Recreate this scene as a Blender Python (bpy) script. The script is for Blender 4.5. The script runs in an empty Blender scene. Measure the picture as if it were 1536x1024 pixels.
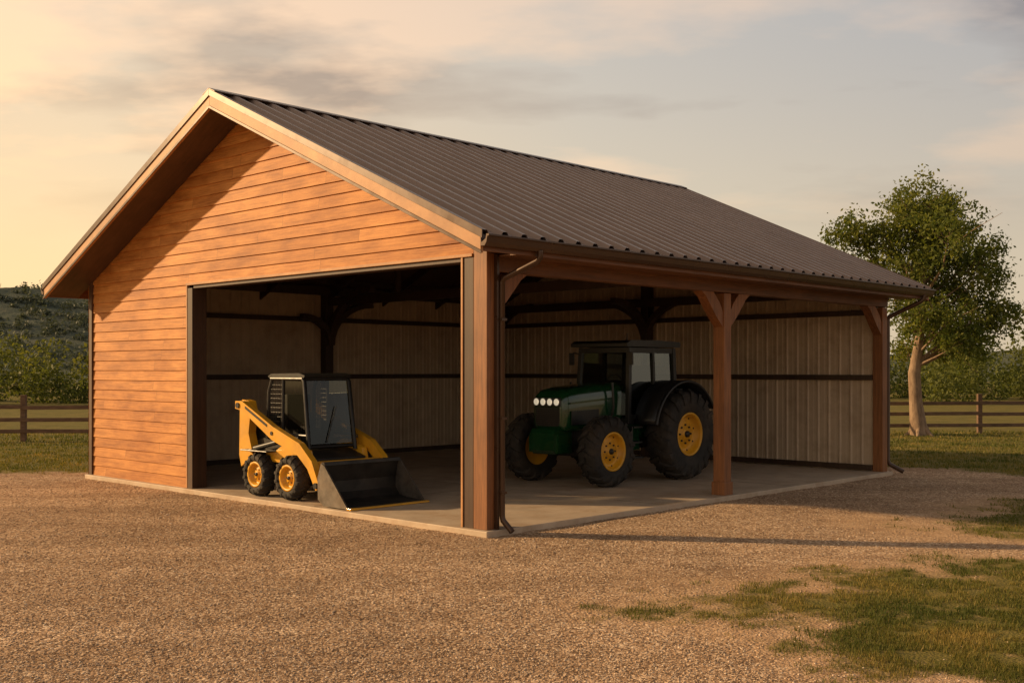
import bpy, bmesh, math, random
import numpy as np
from mathutils import Vector, Matrix
random.seed(7); rng=np.random.default_rng(7)
sc=bpy.context.scene
R=math.radians
SLAB=0.07
BARN=Vector((-0.30,13.26,0)); BROT=R(46.2)

# ---------------------------------------------------------------- materials
def nm(name):
    m=bpy.data.materials.new(name); m.use_nodes=True
    nt=m.node_tree; return m,nt,nt.nodes,nt.links,nt.nodes["Principled BSDF"]
def N(nt,t,**kw):
    n=nt.nodes.new(t)
    for k,v in kw.items(): setattr(n,k,v)
    return n
def ramp(nt,stops):
    r=N(nt,'ShaderNodeValToRGB'); e=r.color_ramp.elements
    e[0].position=stops[0][0]; e[0].color=(*stops[0][1],1)
    e[1].position=stops[-1][0]; e[1].color=(*stops[-1][1],1)
    for p,c in stops[1:-1]:
        x=e.new(p); x.color=(*c,1)
    return r
def mixc(nt,fac,a,b,bt='MIX'):
    n=N(nt,'ShaderNodeMix',data_type='RGBA',blend_type=bt)
    if isinstance(fac,(int,float)): n.inputs[0].default_value=fac
    else: nt.links.new(fac,n.inputs[0])
    for s,i in ((a,6),(b,7)):
        if isinstance(s,tuple): n.inputs[i].default_value=(*s,1)
        else: nt.links.new(s,n.inputs[i])
    return n.outputs[2]
def mth(nt,op,a,b=None,clamp=False):
    n=N(nt,'ShaderNodeMath',operation=op); n.use_clamp=clamp
    for s,i in ((a,0),(b,1)):
        if s is None: continue
        if isinstance(s,(int,float)): n.inputs[i].default_value=s
        else: nt.links.new(s,n.inputs[i])
    return n.outputs[0]
def noise(nt,vec,scale,detail=4,rough=.55,stretch=None):
    if stretch:
        mp=N(nt,'ShaderNodeMapping'); mp.inputs['Scale'].default_value=stretch
        nt.links.new(vec,mp.inputs[0]); vec=mp.outputs[0]
    n=N(nt,'ShaderNodeTexNoise'); n.inputs['Scale'].default_value=scale
    n.inputs['Detail'].default_value=detail; n.inputs['Roughness'].default_value=rough
    nt.links.new(vec,n.inputs['Vector']); return n.outputs['Fac']
def bump(nt,h,strength,dist,bsdf):
    b=N(nt,'ShaderNodeBump'); b.inputs['Strength'].default_value=strength; b.inputs['Distance'].default_value=dist
    nt.links.new(h,b.inputs['Height']); nt.links.new(b.outputs[0],bsdf.inputs['Normal'])
def pmat(name,base,rough=.6,metal=0,var=.2,scale=4,stretch=None,bmp=0.2,bd=.003,bs=None,coat=0,dust=None):
    m,nt,ns,lk,b=nm(name)
    tc=N(nt,'ShaderNodeTexCoord'); v=tc.outputs['Object']
    n=noise(nt,v,scale,4,.65,stretch)
    r=ramp(nt,[(.3,tuple(max(0,c*(1-var)) for c in base)),(.7,tuple(min(1,c*(1+var)) for c in base))])
    lk.new(n,r.inputs[0]); col=r.outputs[0]
    if dust:
        d=noise(nt,v,2.3,4,.7); rr=ramp(nt,[(.45,(0,0,0)),(.75,(dust[3],)*3)]); lk.new(d,rr.inputs[0])
        col=mixc(nt,rr.outputs[0],col,dust[:3])
    lk.new(col,b.inputs['Base Color'])
    rn=noise(nt,v,scale*2.2,2,.6); 
    rr2=N(nt,'ShaderNodeMapRange'); lk.new(rn,rr2.inputs[0]); rr2.inputs[3].default_value=max(0,rough-.1); rr2.inputs[4].default_value=min(1,rough+.12)
    lk.new(rr2.outputs[0],b.inputs['Roughness'])
    b.inputs['Metallic'].default_value=metal; b.inputs['Coat Weight'].default_value=coat
    if bmp: bump(nt,noise(nt,v,bs or scale*4,3,.6,stretch),bmp,bd,b)
    return m

def siding_mat():
    m,nt,ns,lk,b=nm("wood_siding_mat")
    tc=N(nt,'ShaderNodeTexCoord'); v=tc.outputs['Object']
    sx=N(nt,'ShaderNodeSeparateXYZ'); lk.new(v,sx.inputs[0])
    row=mth(nt,'FLOOR',mth(nt,'DIVIDE',mth(nt,'SUBTRACT',sx.outputs[2],.0705),EXPO))
    w=N(nt,'ShaderNodeTexWhiteNoise',noise_dimensions='1D'); lk.new(row,w.inputs['W'])
    seg=mth(nt,'ADD',mth(nt,'DIVIDE',sx.outputs[1],3.6),mth(nt,'MULTIPLY',w.outputs['Value'],7.3))
    sf=mth(nt,'FLOOR',seg)
    w2=N(nt,'ShaderNodeTexWhiteNoise',noise_dimensions='2D')
    cb=N(nt,'ShaderNodeCombineXYZ'); lk.new(row,cb.inputs[0]); lk.new(sf,cb.inputs[1]); lk.new(cb.outputs[0],w2.inputs['Vector'])
    off=N(nt,'ShaderNodeVectorMath',operation='ADD'); lk.new(v,off.inputs[0])
    sc2=N(nt,'ShaderNodeVectorMath',operation='SCALE'); lk.new(w2.outputs['Color'],sc2.inputs[0]); sc2.inputs['Scale'].default_value=20
    lk.new(sc2.outputs[0],off.inputs[1])
    g=noise(nt,off.outputs[0],3,6,.7,(1,.55,14)); g2=noise(nt,off.outputs[0],1.6,4,.6,(1,.8,2.5))
    r=ramp(nt,[(.28,(.38,.145,.032)),(.5,(.60,.255,.064)),(.74,(.74,.35,.10))]); lk.new(g,r.inputs[0])
    r2=ramp(nt,[(.32,(.70,.62,.55)),(.58,(1.0,1,1))]); lk.new(g2,r2.inputs[0])
    c=mixc(nt,1.0,r.outputs[0],r2.outputs[0],'MULTIPLY')
    st=noise(nt,v,.9,5,.65,(1,.7,1.3)); rs=ramp(nt,[(.34,(.76,.67,.60)),(.56,(1,1,1))]); lk.new(st,rs.inputs[0])
    c=mixc(nt,1.0,c,rs.outputs[0],'MULTIPLY')
    tone=ramp(nt,[(0,(.88,.84,.80)),(1,(1.06,1.06,1.06))]); lk.new(w2.outputs['Value'],tone.inputs[0])
    c=mixc(nt,1.0,c,tone.outputs[0],'MULTIPLY')
    fr=mth(nt,'FRACT',seg); j=mth(nt,'LESS_THAN',fr,.0012)
    c=mixc(nt,j,c,(.12,.05,.02))
    lk.new(c,b.inputs['Base Color']); b.inputs['Roughness'].default_value=.6; b.inputs['Specular IOR Level'].default_value=.22
    bump(nt,g,.3,.004,b); return m

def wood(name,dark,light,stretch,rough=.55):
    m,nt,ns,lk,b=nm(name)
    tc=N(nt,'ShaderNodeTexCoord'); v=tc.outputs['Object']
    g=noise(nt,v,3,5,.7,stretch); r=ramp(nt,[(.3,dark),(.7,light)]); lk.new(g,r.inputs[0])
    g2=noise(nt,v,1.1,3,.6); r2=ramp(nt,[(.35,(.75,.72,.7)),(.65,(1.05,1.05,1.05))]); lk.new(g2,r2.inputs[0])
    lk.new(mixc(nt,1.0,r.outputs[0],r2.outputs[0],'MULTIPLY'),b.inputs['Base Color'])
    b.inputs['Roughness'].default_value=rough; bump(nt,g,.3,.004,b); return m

# ---------------------------------------------------------------- mesh builder
class MB:
    def __init__(s): s.v=[];s.f=[];s.m=[];s.s=[]
    def add(s,vs,fs,mi=0,smooth=False):
        o=len(s.v); s.v+= [tuple(v) for v in vs]
        for f in fs: s.f.append(tuple(i+o for i in f)); s.m.append(mi); s.s.append(smooth)
    def box(s,x0,x1,y0,y1,z0,z1,mi=0):
        s.hexa([(x0,y0,z0),(x1,y0,z0),(x1,y1,z0),(x0,y1,z0),(x0,y0,z1),(x1,y0,z1),(x1,y1,z1),(x0,y1,z1)],mi)
    def hexa(s,v,mi=0):
        s.add(v,[(0,3,2,1),(4,5,6,7),(0,1,5,4),(1,2,6,5),(2,3,7,6),(3,0,4,7)],mi)
    def beam(s,p0,p1,w,h,mi=0,up=(0,0,1)):
        p0=Vector(p0);p1=Vector(p1);d=(p1-p0).normalized();u=Vector(up)
        sd=d.cross(u).normalized()*(w/2);u=sd.cross(d).normalized()*(h/2)
        s.hexa([p0-sd-u,p0+sd-u,p1+sd-u,p1-sd-u,p0-sd+u,p0+sd+u,p1+sd+u,p1-sd+u],mi)
    def prism(s,poly,axis,a,b,mi=0,smooth=False):
        n=len(poly)
        def P(q,t):
            return (t,q[0],q[1]) if axis=='x' else ((q[0],t,q[1]) if axis=='y' else (q[0],q[1],t))
        vs=[P(q,a) for q in poly]+[P(q,b) for q in poly]
        s.add(vs,[tuple(range(n)),tuple(range(2*n-1,n-1,-1))],mi)
        s.add(vs,[(i,(i+1)%n,n+(i+1)%n,n+i) for i in range(n)],mi,smooth)
    def cyl(s,p0,p1,r0,r1=None,n=16,mi=0,caps=True):
        r1=r0 if r1 is None else r1
        p0=Vector(p0);p1=Vector(p1);d=(p1-p0).normalized()
        a=d.orthogonal().normalized();b=d.cross(a)
        vs=[]
        for p,r in ((p0,r0),(p1,r1)):
            for i in range(n):
                t=2*math.pi*i/n; vs.append(p+a*r*math.cos(t)+b*r*math.sin(t))
        s.add(vs,[(i,(i+1)%n,n+(i+1)%n,n+i) for i in range(n)],mi,True)
        if caps: s.add(vs,[tuple(range(n)),tuple(range(n,2*n))],mi)
    def tube(s,pts,r,n=10,mi=0):
        pts=[Vector(p) for p in pts]; vs=[];fs=[]
        rs=r if isinstance(r,(list,tuple)) else [r]*len(pts)
        ref=None
        for k,p in enumerate(pts):
            d=(pts[min(k+1,len(pts)-1)]-pts[max(k-1,0)]).normalized()
            if ref is None: ref=d.orthogonal().normalized()
            ref=(ref-d*ref.dot(d)).normalized(); b=d.cross(ref)
            for i in range(n):
                t=2*math.pi*i/n; vs.append(p+ref*rs[k]*math.cos(t)+b*rs[k]*math.sin(t))
        for k in range(len(pts)-1):
            for i in range(n): fs.append((k*n+i,k*n+(i+1)%n,(k+1)*n+(i+1)%n,(k+1)*n+i))
        s.add(vs,fs,mi,True); s.add(vs[:n],[tuple(range(n))],mi); s.add(vs[-n:],[tuple(range(n))],mi)
    def lathe(s,prof,c,axis,n=40,mi=0,closed=False):
        c=Vector(c); vs=[];fs=[];m=len(prof)
        for i in range(n):
            t=2*math.pi*i/n; ct,st=math.cos(t),math.sin(t)
            for r,a in prof:
                vs.append(c+(Vector((r*ct,a,r*st)) if axis=='y' else Vector((a,r*ct,r*st))))
        mm=m if closed else m-1
        for i in range(n):
            for j in range(mm):
                k=(j+1)%m; fs.append((i*m+j,i*m+k,((i+1)%n)*m+k,((i+1)%n)*m+j))
        s.add(vs,fs,mi,True)
    def build(s,name,mats,parent=None,bevel=0,seg=2,autosmooth=None):
        me=bpy.data.meshes.new(name); me.from_pydata(s.v,[],s.f)
        me.polygons.foreach_set('material_index',s.m); me.polygons.foreach_set('use_smooth',s.s)
        for m in mats: me.materials.append(m)
        bm=bmesh.new(); bm.from_mesh(me)
        bmesh.ops.recalc_face_normals(bm,faces=bm.faces); bm.to_mesh(me); bm.free()
        ob=bpy.data.objects.new(name,me); sc.collection.objects.link(ob)
        if parent: ob.parent=parent
        if bevel>0:
            md=ob.modifiers.new('bevel','BEVEL'); md.width=bevel; md.segments=seg; md.limit_method='ANGLE'; md.angle_limit=R(40)
        return ob
def empty(name,loc,rz=0):
    e=bpy.data.objects.new(name,None); sc.collection.objects.link(e); e.location=loc; e.rotation_euler=(0,0,rz); return e
def b2w(x,y,z=0):
    c,s=math.cos(BROT),math.sin(BROT)
    return Vector((BARN.x+x*c-y*s,BARN.y+x*s+y*c,z))

EXPO=(3.40-SLAB)/19
M_sid=siding_mat()
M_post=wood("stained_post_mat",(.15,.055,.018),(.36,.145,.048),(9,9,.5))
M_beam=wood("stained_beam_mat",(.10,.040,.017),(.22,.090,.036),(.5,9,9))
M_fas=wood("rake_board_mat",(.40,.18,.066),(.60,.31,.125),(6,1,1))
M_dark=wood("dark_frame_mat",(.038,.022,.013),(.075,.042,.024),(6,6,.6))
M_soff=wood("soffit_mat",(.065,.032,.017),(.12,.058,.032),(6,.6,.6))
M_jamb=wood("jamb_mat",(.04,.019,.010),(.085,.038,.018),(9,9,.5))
M_roof=pmat("roof_metal_mat",(.31,.225,.185),.38,.40,.10,1.2,(1,1,1),.04,.002)
M_gut=pmat("gutter_metal_mat",(.070,.038,.023),.30,.3,.12,2,None,.03,.001)
M_pan=pmat("wall_panel_mat",(.56,.43,.30),.5,0,.12,1.2,(1,1,.3),.05,.001,dust=(.30,.20,.12,.6))
M_conc=pmat("concrete_mat",(.52,.41,.30),.65,0,.16,1.5,None,.25,.003,60,dust=(.38,.25,.15,.85))

# ---------------------------------------------------------------- barn
barn=empty("barn",BARN,BROT)
L=10.85; W=10.5; RX0,RX1=-.6,11.45; EY=-.5; EZ=3.54; RY=W/2; RZ=6.12; SL=(RZ-EZ)/(RY-EY)
def rz(y):
    yy=y if y<=RY else W-y
    return EZ+SL*(yy-EY)
m=MB(); m.box(-.04,L+.06,-.04,W+.04,-.25,SLAB); 
m.build("floor_slab",[M_conc],barn,.012)
m=MB()
for x in (3.6,7.2): m.box(x-.004,x+.004,.02,W-.2,SLAB,SLAB+.001)
for y in (3.5,7.0): m.box(.02,L-.2,y-.004,y+.004,SLAB+.0012,SLAB+.002)
m.build("slab_joints",[M_dark],barn)
x0=.07; TH=.026
m=MB()
top_lim=lambda y: rz(y)-.10
def sid_row(m,z0,z1,ya,yb,xs,sg):
    def lims(z):
        if z<=top_lim(0): lo,hi=0.0,W
        else:
            d=(z-top_lim(0))/SL; lo,hi=d,W-d
        return max(lo,ya),min(hi,yb)
    a0,b0=lims(z0);a1,b1=lims(z1)
    if b0-a0<.02: return
    if b1<a1: a1=b1=(a0+b0)/2
    xo=xs-sg*TH; xi=xs-sg*.004
    m.add([(xo,a0,z0),(xo,b0,z0),(xi,b1,z1),(xi,a1,z1)],[(0,1,2,3)])
    m.add([(xo,a0,z0),(xo,b0,z0),(xs+sg*.01,b0,z0+.001),(xs+sg*.01,a0,z0+.001)],[(0,1,2,3)])
k=0; z=SLAB
OY0,OY1=.50,6.97
while z<RZ-.15:
    z1=z+EXPO
    if z<3.40-.01: sid_row(m,z,z1,OY1+.06,W-.10,x0,1)
    else: sid_row(m,z,z1,.0 if z1>3.62 else .285,W if z1>3.5 else W-.10,x0,1)
    z=z1
m.build("gable_siding",[M_sid],barn)
m=MB()
m.prism([(OY1+.03,SLAB+.001),(W-.02,SLAB+.001),(W-.02,rz(0)-.14),(RY,RZ-.14),(.02,rz(0)-.14),(.02,3.41),(OY1+.03,3.41)],'x',x0+.012,x0+.11)
m.build("gable_wall_core",[M_soff],barn)
m=MB()
m.box(.04,.20,.04,.275,SLAB,3.60)
m.build("corner_post",[M_post],barn,.008)
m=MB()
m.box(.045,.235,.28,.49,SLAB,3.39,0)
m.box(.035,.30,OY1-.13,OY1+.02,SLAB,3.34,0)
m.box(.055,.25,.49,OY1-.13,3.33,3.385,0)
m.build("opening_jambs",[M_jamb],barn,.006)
m=MB()
m.box(.028,.06,OY1+.022,OY1+.058,SLAB,3.42)
m.box(.022,.06,.285,OY1+.058,3.386,3.424)
m.box(.030,.044,.455,.488,SLAB,3.384)
m.build("opening_casing",[M_fas],barn,.003)
m=MB()
m.box(.03,.12,W-.095,W+.02,SLAB,3.60)
m.build("corner_board",[M_post],barn,.005)
m=MB()
m.box(5.20,5.40,.04,.24,SLAB,3.19)
m.box(L-.22,L-.02,.04,.24,SLAB,3.19)
m.box(5.18,5.42,.02,.26,SLAB,SLAB+.20)
m.build("side_posts",[M_post],barn,.008)
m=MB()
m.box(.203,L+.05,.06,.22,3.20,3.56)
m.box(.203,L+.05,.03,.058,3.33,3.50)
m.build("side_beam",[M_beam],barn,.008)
m=MB()
def kb(x,sx):
    p=[(x,2.66),(x,2.90),(x+sx*.10,3.05),(x+sx*.26,3.197),(x+sx*.58,3.197),(x+sx*.46,3.12),(x+sx*.20,2.84)]
    m.prism(p,'y',.06,.22)
kb(5.40,1);kb(5.20,-1);kb(.20,1);kb(L-.22,-1)
m.build("knee_braces",[M_post],barn,.006)
m=MB()
xs=[];per=.33;n=int((RX1-RX0)/per)+1;per=(RX1-RX0)/n
for i in range(n):
    x=RX0+i*per
    xs+=[(x,.064),(x+.060,.064),(x+.105,.006),(x+.16,.0),(x+.175,.010),(x+.20,.010),(x+.215,.0),(x+per-.045,.006)]
xs.append((RX1,.064))
for side in (0,1):
    ey=EY-.04 if side==0 else W-EY+.04
    vs=[];
    for x,h in xs:
        for t in (0,.33,.66,1):
            y=ey+(RY-ey)*t
            vs.append((x,y,rz(y)+h+.0))
    q=len(xs); fs=[(i*4+j,(i+1)*4+j,(i+1)*4+j+1,i*4+j+1) for i in range(q-1) for j in range(3)]
    m.add(vs,fs,0)
m.build("roof_sheets",[M_roof],barn)
m=MB()
for sgn in (1,-1):
    m.hexa([(RX0-.02,RY,RZ+.062),(RX1+.02,RY,RZ+.062),(RX1+.02,RY-sgn*.17,RZ+.062-.17*SL+.006),(RX0-.02,RY-sgn*.17,RZ+.062-.17*SL+.006),
            (RX0-.02,RY,RZ+.08),(RX1+.02,RY,RZ+.08),(RX1+.02,RY-sgn*.17,RZ+.08-.17*SL+.006),(RX0-.02,RY-sgn*.17,RZ+.08-.17*SL+.006)])
m.build("ridge_cap",[M_gut],barn,.004)
def slab_sl(m,xa,xb,ya,yb,d0,d1,mi=0):
    m.hexa([(xa,ya,rz(ya)-d1),(xb,ya,rz(ya)-d1),(xb,yb,rz(yb)-d1),(xa,yb,rz(yb)-d1),(xa,ya,rz(ya)-d0),(xb,ya,rz(ya)-d0),(xb,yb,rz(yb)-d0),(xa,yb,rz(yb)-d0)],mi)
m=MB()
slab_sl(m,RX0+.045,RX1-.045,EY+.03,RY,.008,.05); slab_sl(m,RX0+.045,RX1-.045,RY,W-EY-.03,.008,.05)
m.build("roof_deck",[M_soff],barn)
m=MB()
for xa,xb in ((RX0,RX0+.042),(RX1-.042,RX1)):
    slab_sl(m,xa,xb,EY-.0,RY,.012,.215); slab_sl(m,xa,xb,RY,W-EY,.012,.215)
m.build("rake_boards",[M_fas],barn,.004)
m=MB()
for xa,xb in ((RX0+.045,x0-.028),(10.86,RX1-.045)):
    slab_sl(m,xa,xb,EY+.03,RY,.17,.19); slab_sl(m,xa,xb,RY,W-EY-.03,.17,.19)
m.build("rake_soffit",[M_soff],barn)
m=MB()
for xa,xb in ((RX0-.018,RX0-.003),(RX1+.003,RX1+.018)):
    slab_sl(m,xa,xb,EY-.04,RY,-.066,.035); slab_sl(m,xa,xb,RY,W-EY+.04,-.066,.035)
    slab_sl(m,xa+.004,xb-.004,EY-.02,RY,.18,.222); slab_sl(m,xa+.004,xb-.004,RY,W-EY+.02,.18,.222)
m.build("rake_flashing",[M_gut],barn,.003)
m=MB()
for a,b_ in ((EY+.0,EY+.03),(W-EY-.03,W-EY)):
    m.box(RX0+.045,RX1-.045,a,b_,EZ-.19,EZ-.035)
m.box(.2,RX1-.045,EY+.032,.055,EZ-.165,EZ-.145)
m.build("eave_fascia",[M_beam],barn,.003)
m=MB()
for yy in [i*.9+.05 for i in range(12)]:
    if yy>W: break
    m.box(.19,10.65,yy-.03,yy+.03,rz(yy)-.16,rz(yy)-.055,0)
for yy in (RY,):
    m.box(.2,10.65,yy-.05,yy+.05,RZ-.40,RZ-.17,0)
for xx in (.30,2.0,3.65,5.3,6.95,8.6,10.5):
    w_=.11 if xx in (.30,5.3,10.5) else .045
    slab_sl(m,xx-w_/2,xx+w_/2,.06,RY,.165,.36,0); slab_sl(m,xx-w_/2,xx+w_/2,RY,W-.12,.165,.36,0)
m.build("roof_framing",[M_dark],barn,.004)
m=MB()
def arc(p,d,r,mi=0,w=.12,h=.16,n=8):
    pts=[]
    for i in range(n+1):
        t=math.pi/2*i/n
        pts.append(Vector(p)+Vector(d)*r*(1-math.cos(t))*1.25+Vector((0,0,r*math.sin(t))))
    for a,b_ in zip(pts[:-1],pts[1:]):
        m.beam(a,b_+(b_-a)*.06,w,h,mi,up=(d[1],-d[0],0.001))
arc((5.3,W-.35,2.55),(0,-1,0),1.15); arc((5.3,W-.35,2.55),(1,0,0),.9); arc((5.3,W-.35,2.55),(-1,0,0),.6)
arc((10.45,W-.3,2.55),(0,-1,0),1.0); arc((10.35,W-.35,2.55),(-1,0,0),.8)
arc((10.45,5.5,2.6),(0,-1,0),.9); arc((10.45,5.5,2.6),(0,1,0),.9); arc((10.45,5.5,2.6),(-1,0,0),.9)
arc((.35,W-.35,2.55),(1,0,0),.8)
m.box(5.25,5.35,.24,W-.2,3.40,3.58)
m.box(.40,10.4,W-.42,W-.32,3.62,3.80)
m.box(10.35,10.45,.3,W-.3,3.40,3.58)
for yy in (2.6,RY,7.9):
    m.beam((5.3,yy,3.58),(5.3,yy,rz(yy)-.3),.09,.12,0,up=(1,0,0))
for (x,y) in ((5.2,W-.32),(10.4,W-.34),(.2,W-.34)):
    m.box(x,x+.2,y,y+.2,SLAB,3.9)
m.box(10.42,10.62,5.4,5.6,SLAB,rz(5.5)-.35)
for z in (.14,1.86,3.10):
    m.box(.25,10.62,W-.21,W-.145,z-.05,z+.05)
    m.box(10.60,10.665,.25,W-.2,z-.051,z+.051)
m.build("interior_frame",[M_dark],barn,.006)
m=MB()
def ribbed(length,per=.228):
    pr=[];n=int(length/per);per=length/n
    for i in range(n):
        a=i*per
        pr+=[(a,0),(a+.02,.018),(a+.045,.018),(a+.065,0),(a+per*.55,0),(a+per*.57,.005),(a+per*.62,.005),(a+per*.64,0)]
    pr.append((length,0)); return pr
pr=ribbed(10.5)
vs=[];
for a,h in pr:
    vs+=[(.18+a,W-.125-h,SLAB),(.18+a,W-.125-h,rz(W-.12)-.06)]
m.add(vs,[(2*i,2*i+2,2*i+3,2*i+1) for i in range(len(pr)-1)])
pr=ribbed(10.2); vs=[]
for a,h in pr:
    y=.22+a; vs+=[(10.69-h,y,SLAB),(10.69-h,y,rz(y)-.06)]
m.add(vs,[(2*i,2*i+2,2*i+3,2*i+1) for i in range(len(pr)-1)])
m.build("wall_panels",[M_pan],barn)
m=MB()
m.box(.02,L,W-.115,W-.01,SLAB+.002,rz(W)-.08,0)
m.prism([(.245,SLAB+.002),(W-.12,SLAB+.002),(W-.12,rz(W-.1)-.09),(RY,RZ-.09),(.245,rz(.245)-.09)],'x',10.70,10.80)
m.build("outer_walls",[M_soff],barn)
m=MB(); z=SLAB
while z<RZ-.15:
    sid_row(m,z,z+EXPO,.245,W,10.83,-1); z+=EXPO
z=SLAB
while z<3.55:
    m.add([(.02,W+.018,z),(L,W+.018,z),(L,W+.002,z+EXPO),(.02,W+.002,z+EXPO)],[(0,1,2,3)])
    m.add([(.02,W+.018,z),(L,W+.018,z),(L,W-.01,z),(.02,W-.01,z)],[(0,1,2,3)])
    z+=EXPO
m.build("rear_siding",[M_sid],barn)
m=MB()
gp=[(EY-.005,EZ-.0),(EY-.005,EZ-.135),(EY-.07,EZ-.14),(EY-.10,EZ-.10),(EY-.115,EZ-.035),(EY-.14,EZ-.03),(EY-.14,EZ-.008),(EY-.10,EZ-.008),(EY-.09,EZ-.06),(EY-.02,EZ-.10)]
m.prism(gp,'x',RX0-.01,RX1+.01,0)
gp2=[(W-y_,z_) for y_,z_ in gp]
m.prism(gp2,'x',RX0-.01,RX1+.01,0)
m.build("gutters",[M_gut],barn,.003)
m=MB()
m.tube([(.33,-.56,EZ-.12),(.33,-.56,EZ-.20),(.32,-.53,EZ-.25),(.25,-.06,EZ-.42),(.24,-.02,EZ-.47),(.24,-.02,.24),(.245,-.03,.18),(.27,-.16,.05)],.036,12)
for z in (2.6,1.4,.5): m.box(.195,.285,-.062,.038,z,z+.03)
m.box(.16,.20,-.012,.038,SLAB,3.4)
m.build("front_downspout",[M_gut],barn)
m=MB()
m.tube([(11.1,-.56,EZ-.12),(11.09,-.55,EZ-.20),(11.07,-.50,EZ-.25),(10.94,.06,EZ-.52),(10.93,.08,EZ-.58),(10.93,.08,.28),(10.94,.05,.2),(11.08,-.16,.06)],.042,12)
m.build("rear_downspout",[M_gut],barn)

# ---------------------------------------------------------------- vehicles
M_tire=pmat("tire_rubber_mat",(.020,.018,.016),.8,0,.3,6,None,.3,.003,40,dust=(.10,.07,.045,.5))
M_rimy=pmat("yellow_rim_mat",(.74,.37,.018),.4,0,.12,4,None,.03,.001,dust=(.36,.2,.06,.35))
M_green=pmat("green_paint_mat",(.006,.046,.015),.20,0,.15,3,None,.02,.001,coat=.7)
M_blk=pmat("black_plastic_mat",(.012,.012,.012),.38,0,.3,6,None,.05,.001)
M_yel=pmat("yellow_paint_mat",(.76,.38,.02),.38,0,.12,3,None,.03,.001,coat=.3,dust=(.35,.2,.07,.4))
M_steel=pmat("worn_steel_mat",(.17,.15,.13),.42,.6,.4,5,None,.1,.002,dust=(.2,.14,.09,.5))
M_dsteel=pmat("dark_steel_mat",(.028,.026,.024),.45,.4,.4,5,None,.1,.002,dust=(.10,.07,.05,.4))
M_seat=pmat("seat_vinyl_mat",(.03,.028,.026),.6)
M_lamp=pmat("headlight_mat",(.9,.87,.78),.10,.3,.05,20,None,0,coat=1)
_b=M_lamp.node_tree.nodes["Principled BSDF"]; _b.inputs['Emission Color'].default_value=(1,.86,.62,1); _b.inputs['Emission Strength'].default_value=.45
def glass(name,tint,base,k):
    m,nt,ns,lk,b=nm(name)
    ns.remove(b); out=ns['Material Output']
    t=N(nt,'ShaderNodeBsdfTransparent'); t.inputs[0].default_value=(*tint,1)
    g=N(nt,'ShaderNodeBsdfGlossy'); g.inputs['Roughness'].default_value=.04; g.inputs[0].default_value=(.85,.9,.9,1)
    lw=N(nt,'ShaderNodeLayerWeight'); lw.inputs[0].default_value=.35
    f=mth(nt,'ADD',mth(nt,'MULTIPLY',lw.outputs['Fresnel'],k),base)
    mx=N(nt,'ShaderNodeMixShader'); lk.new(f,mx.inputs[0]); lk.new(t.outputs[0],mx.inputs[1]); lk.new(g.outputs[0],mx.inputs[2])
    lk.new(mx.outputs[0],out.inputs[0]); return m
M_glass=glass("cab_glass_mat",(.42,.47,.46),.12,.6)
M_glass2=glass("loader_glass_mat",(.35,.36,.34),.03,.22)
VM=[M_tire,M_rimy,M_green,M_blk,M_yel,M_steel,M_dsteel,M_seat,M_lamp]
TI,RI,GR,BK,YE,ST,DS,SE,LA=range(9)

def wheel(name,c,axis,out,r,w,rr,parent,lugs=18,lh=.035,nbolt=8):
    m=MB(); h=w/2
    prof=[(rr,-h*.72),(rr+.03,-h*.86),(rr+(r-rr)*.45,-h),(r-.07*r/.58,-h*.97),(r-.02,-h*.80),(r,-h*.45),(r+.004,0),(r,h*.45),(r-.02,h*.80),(r-.07*r/.58,h*.97),(rr+(r-rr)*.45,h),(rr+.03,h*.86),(rr,h*.72)]
    m.lathe(prof,c,axis,56,TI)
    C=Vector(c)
    def P(rad,ang,a):
        v=(rad*math.cos(ang),a,rad*math.sin(ang)) if axis=='y' else (a,rad*math.cos(ang),rad*math.sin(ang))
        return C+Vector(v)
    for k in range(lugs*2):
        s=1 if k%2 else -1
        a0=2*math.pi*k/(lugs*2); da=1.15*math.pi/lugs; wa=.62*math.pi/lugs*.62
        st=[(s*-h*.05,a0,r-.012,r+lh),(s*h*.55,a0+da*.5,r-.025,r+lh*.9),(s*h*.99,a0+da*.85,r-.10*r/.58,r-.012),(s*h*1.05,a0+da*1.0,r-.16*r/.58,r-.085*r/.58)]
        for (p,q) in zip(st[:-1],st[1:]):
            vs=[P(p[2],p[1]-wa,p[0]),P(p[2],p[1]+wa,p[0]),P(q[2],q[1]+wa,q[0]),P(q[2],q[1]-wa,q[0]),
                P(p[3],p[1]-wa*.8,p[0]),P(p[3],p[1]+wa*.8,p[0]),P(q[3],q[1]+wa*.8,q[0]),P(q[3],q[1]-wa*.8,q[0])]
            m.hexa(vs,TI)
    o=out
    m.lathe([(rr+.012,o*h*.74),(rr+.016,o*h*.82),(rr-.012,o*h*.84),(rr-.03,o*h*.70),(rr-.04,o*h*.30),(rr*.62,o*h*.22),(rr*.55,o*h*.36),(rr*.30,o*h*.38),(rr*.28,o*h*.50),(rr*.001,o*h*.52)],c,axis,44,RI)
    m.lathe([(rr*.16,o*h*.5),(rr*.15,o*h*.66),(.001,o*h*.68)],c,axis,20,DS)
    m.lathe([(rr+.01,-o*h*.74),(rr-.03,-o*h*.6),(rr*.3,-o*h*.3),(.001,-o*h*.3)],c,axis,32,RI)
    for k in range(nbolt):
        t=2*math.pi*k/nbolt; p=P(rr*.44,t,o*h*.36);q=P(rr*.44,t,o*h*.46)
        m.cyl(p,q,rr*.05,n=6,mi=DS)
        p=P(rr*.82,t+.3,o*h*.245);q=P(rr*.82,t+.3,o*h*.30); m.cyl(p,q,rr*.045,n=10,mi=BK)
    return m.build(name,VM,parent)

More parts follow.
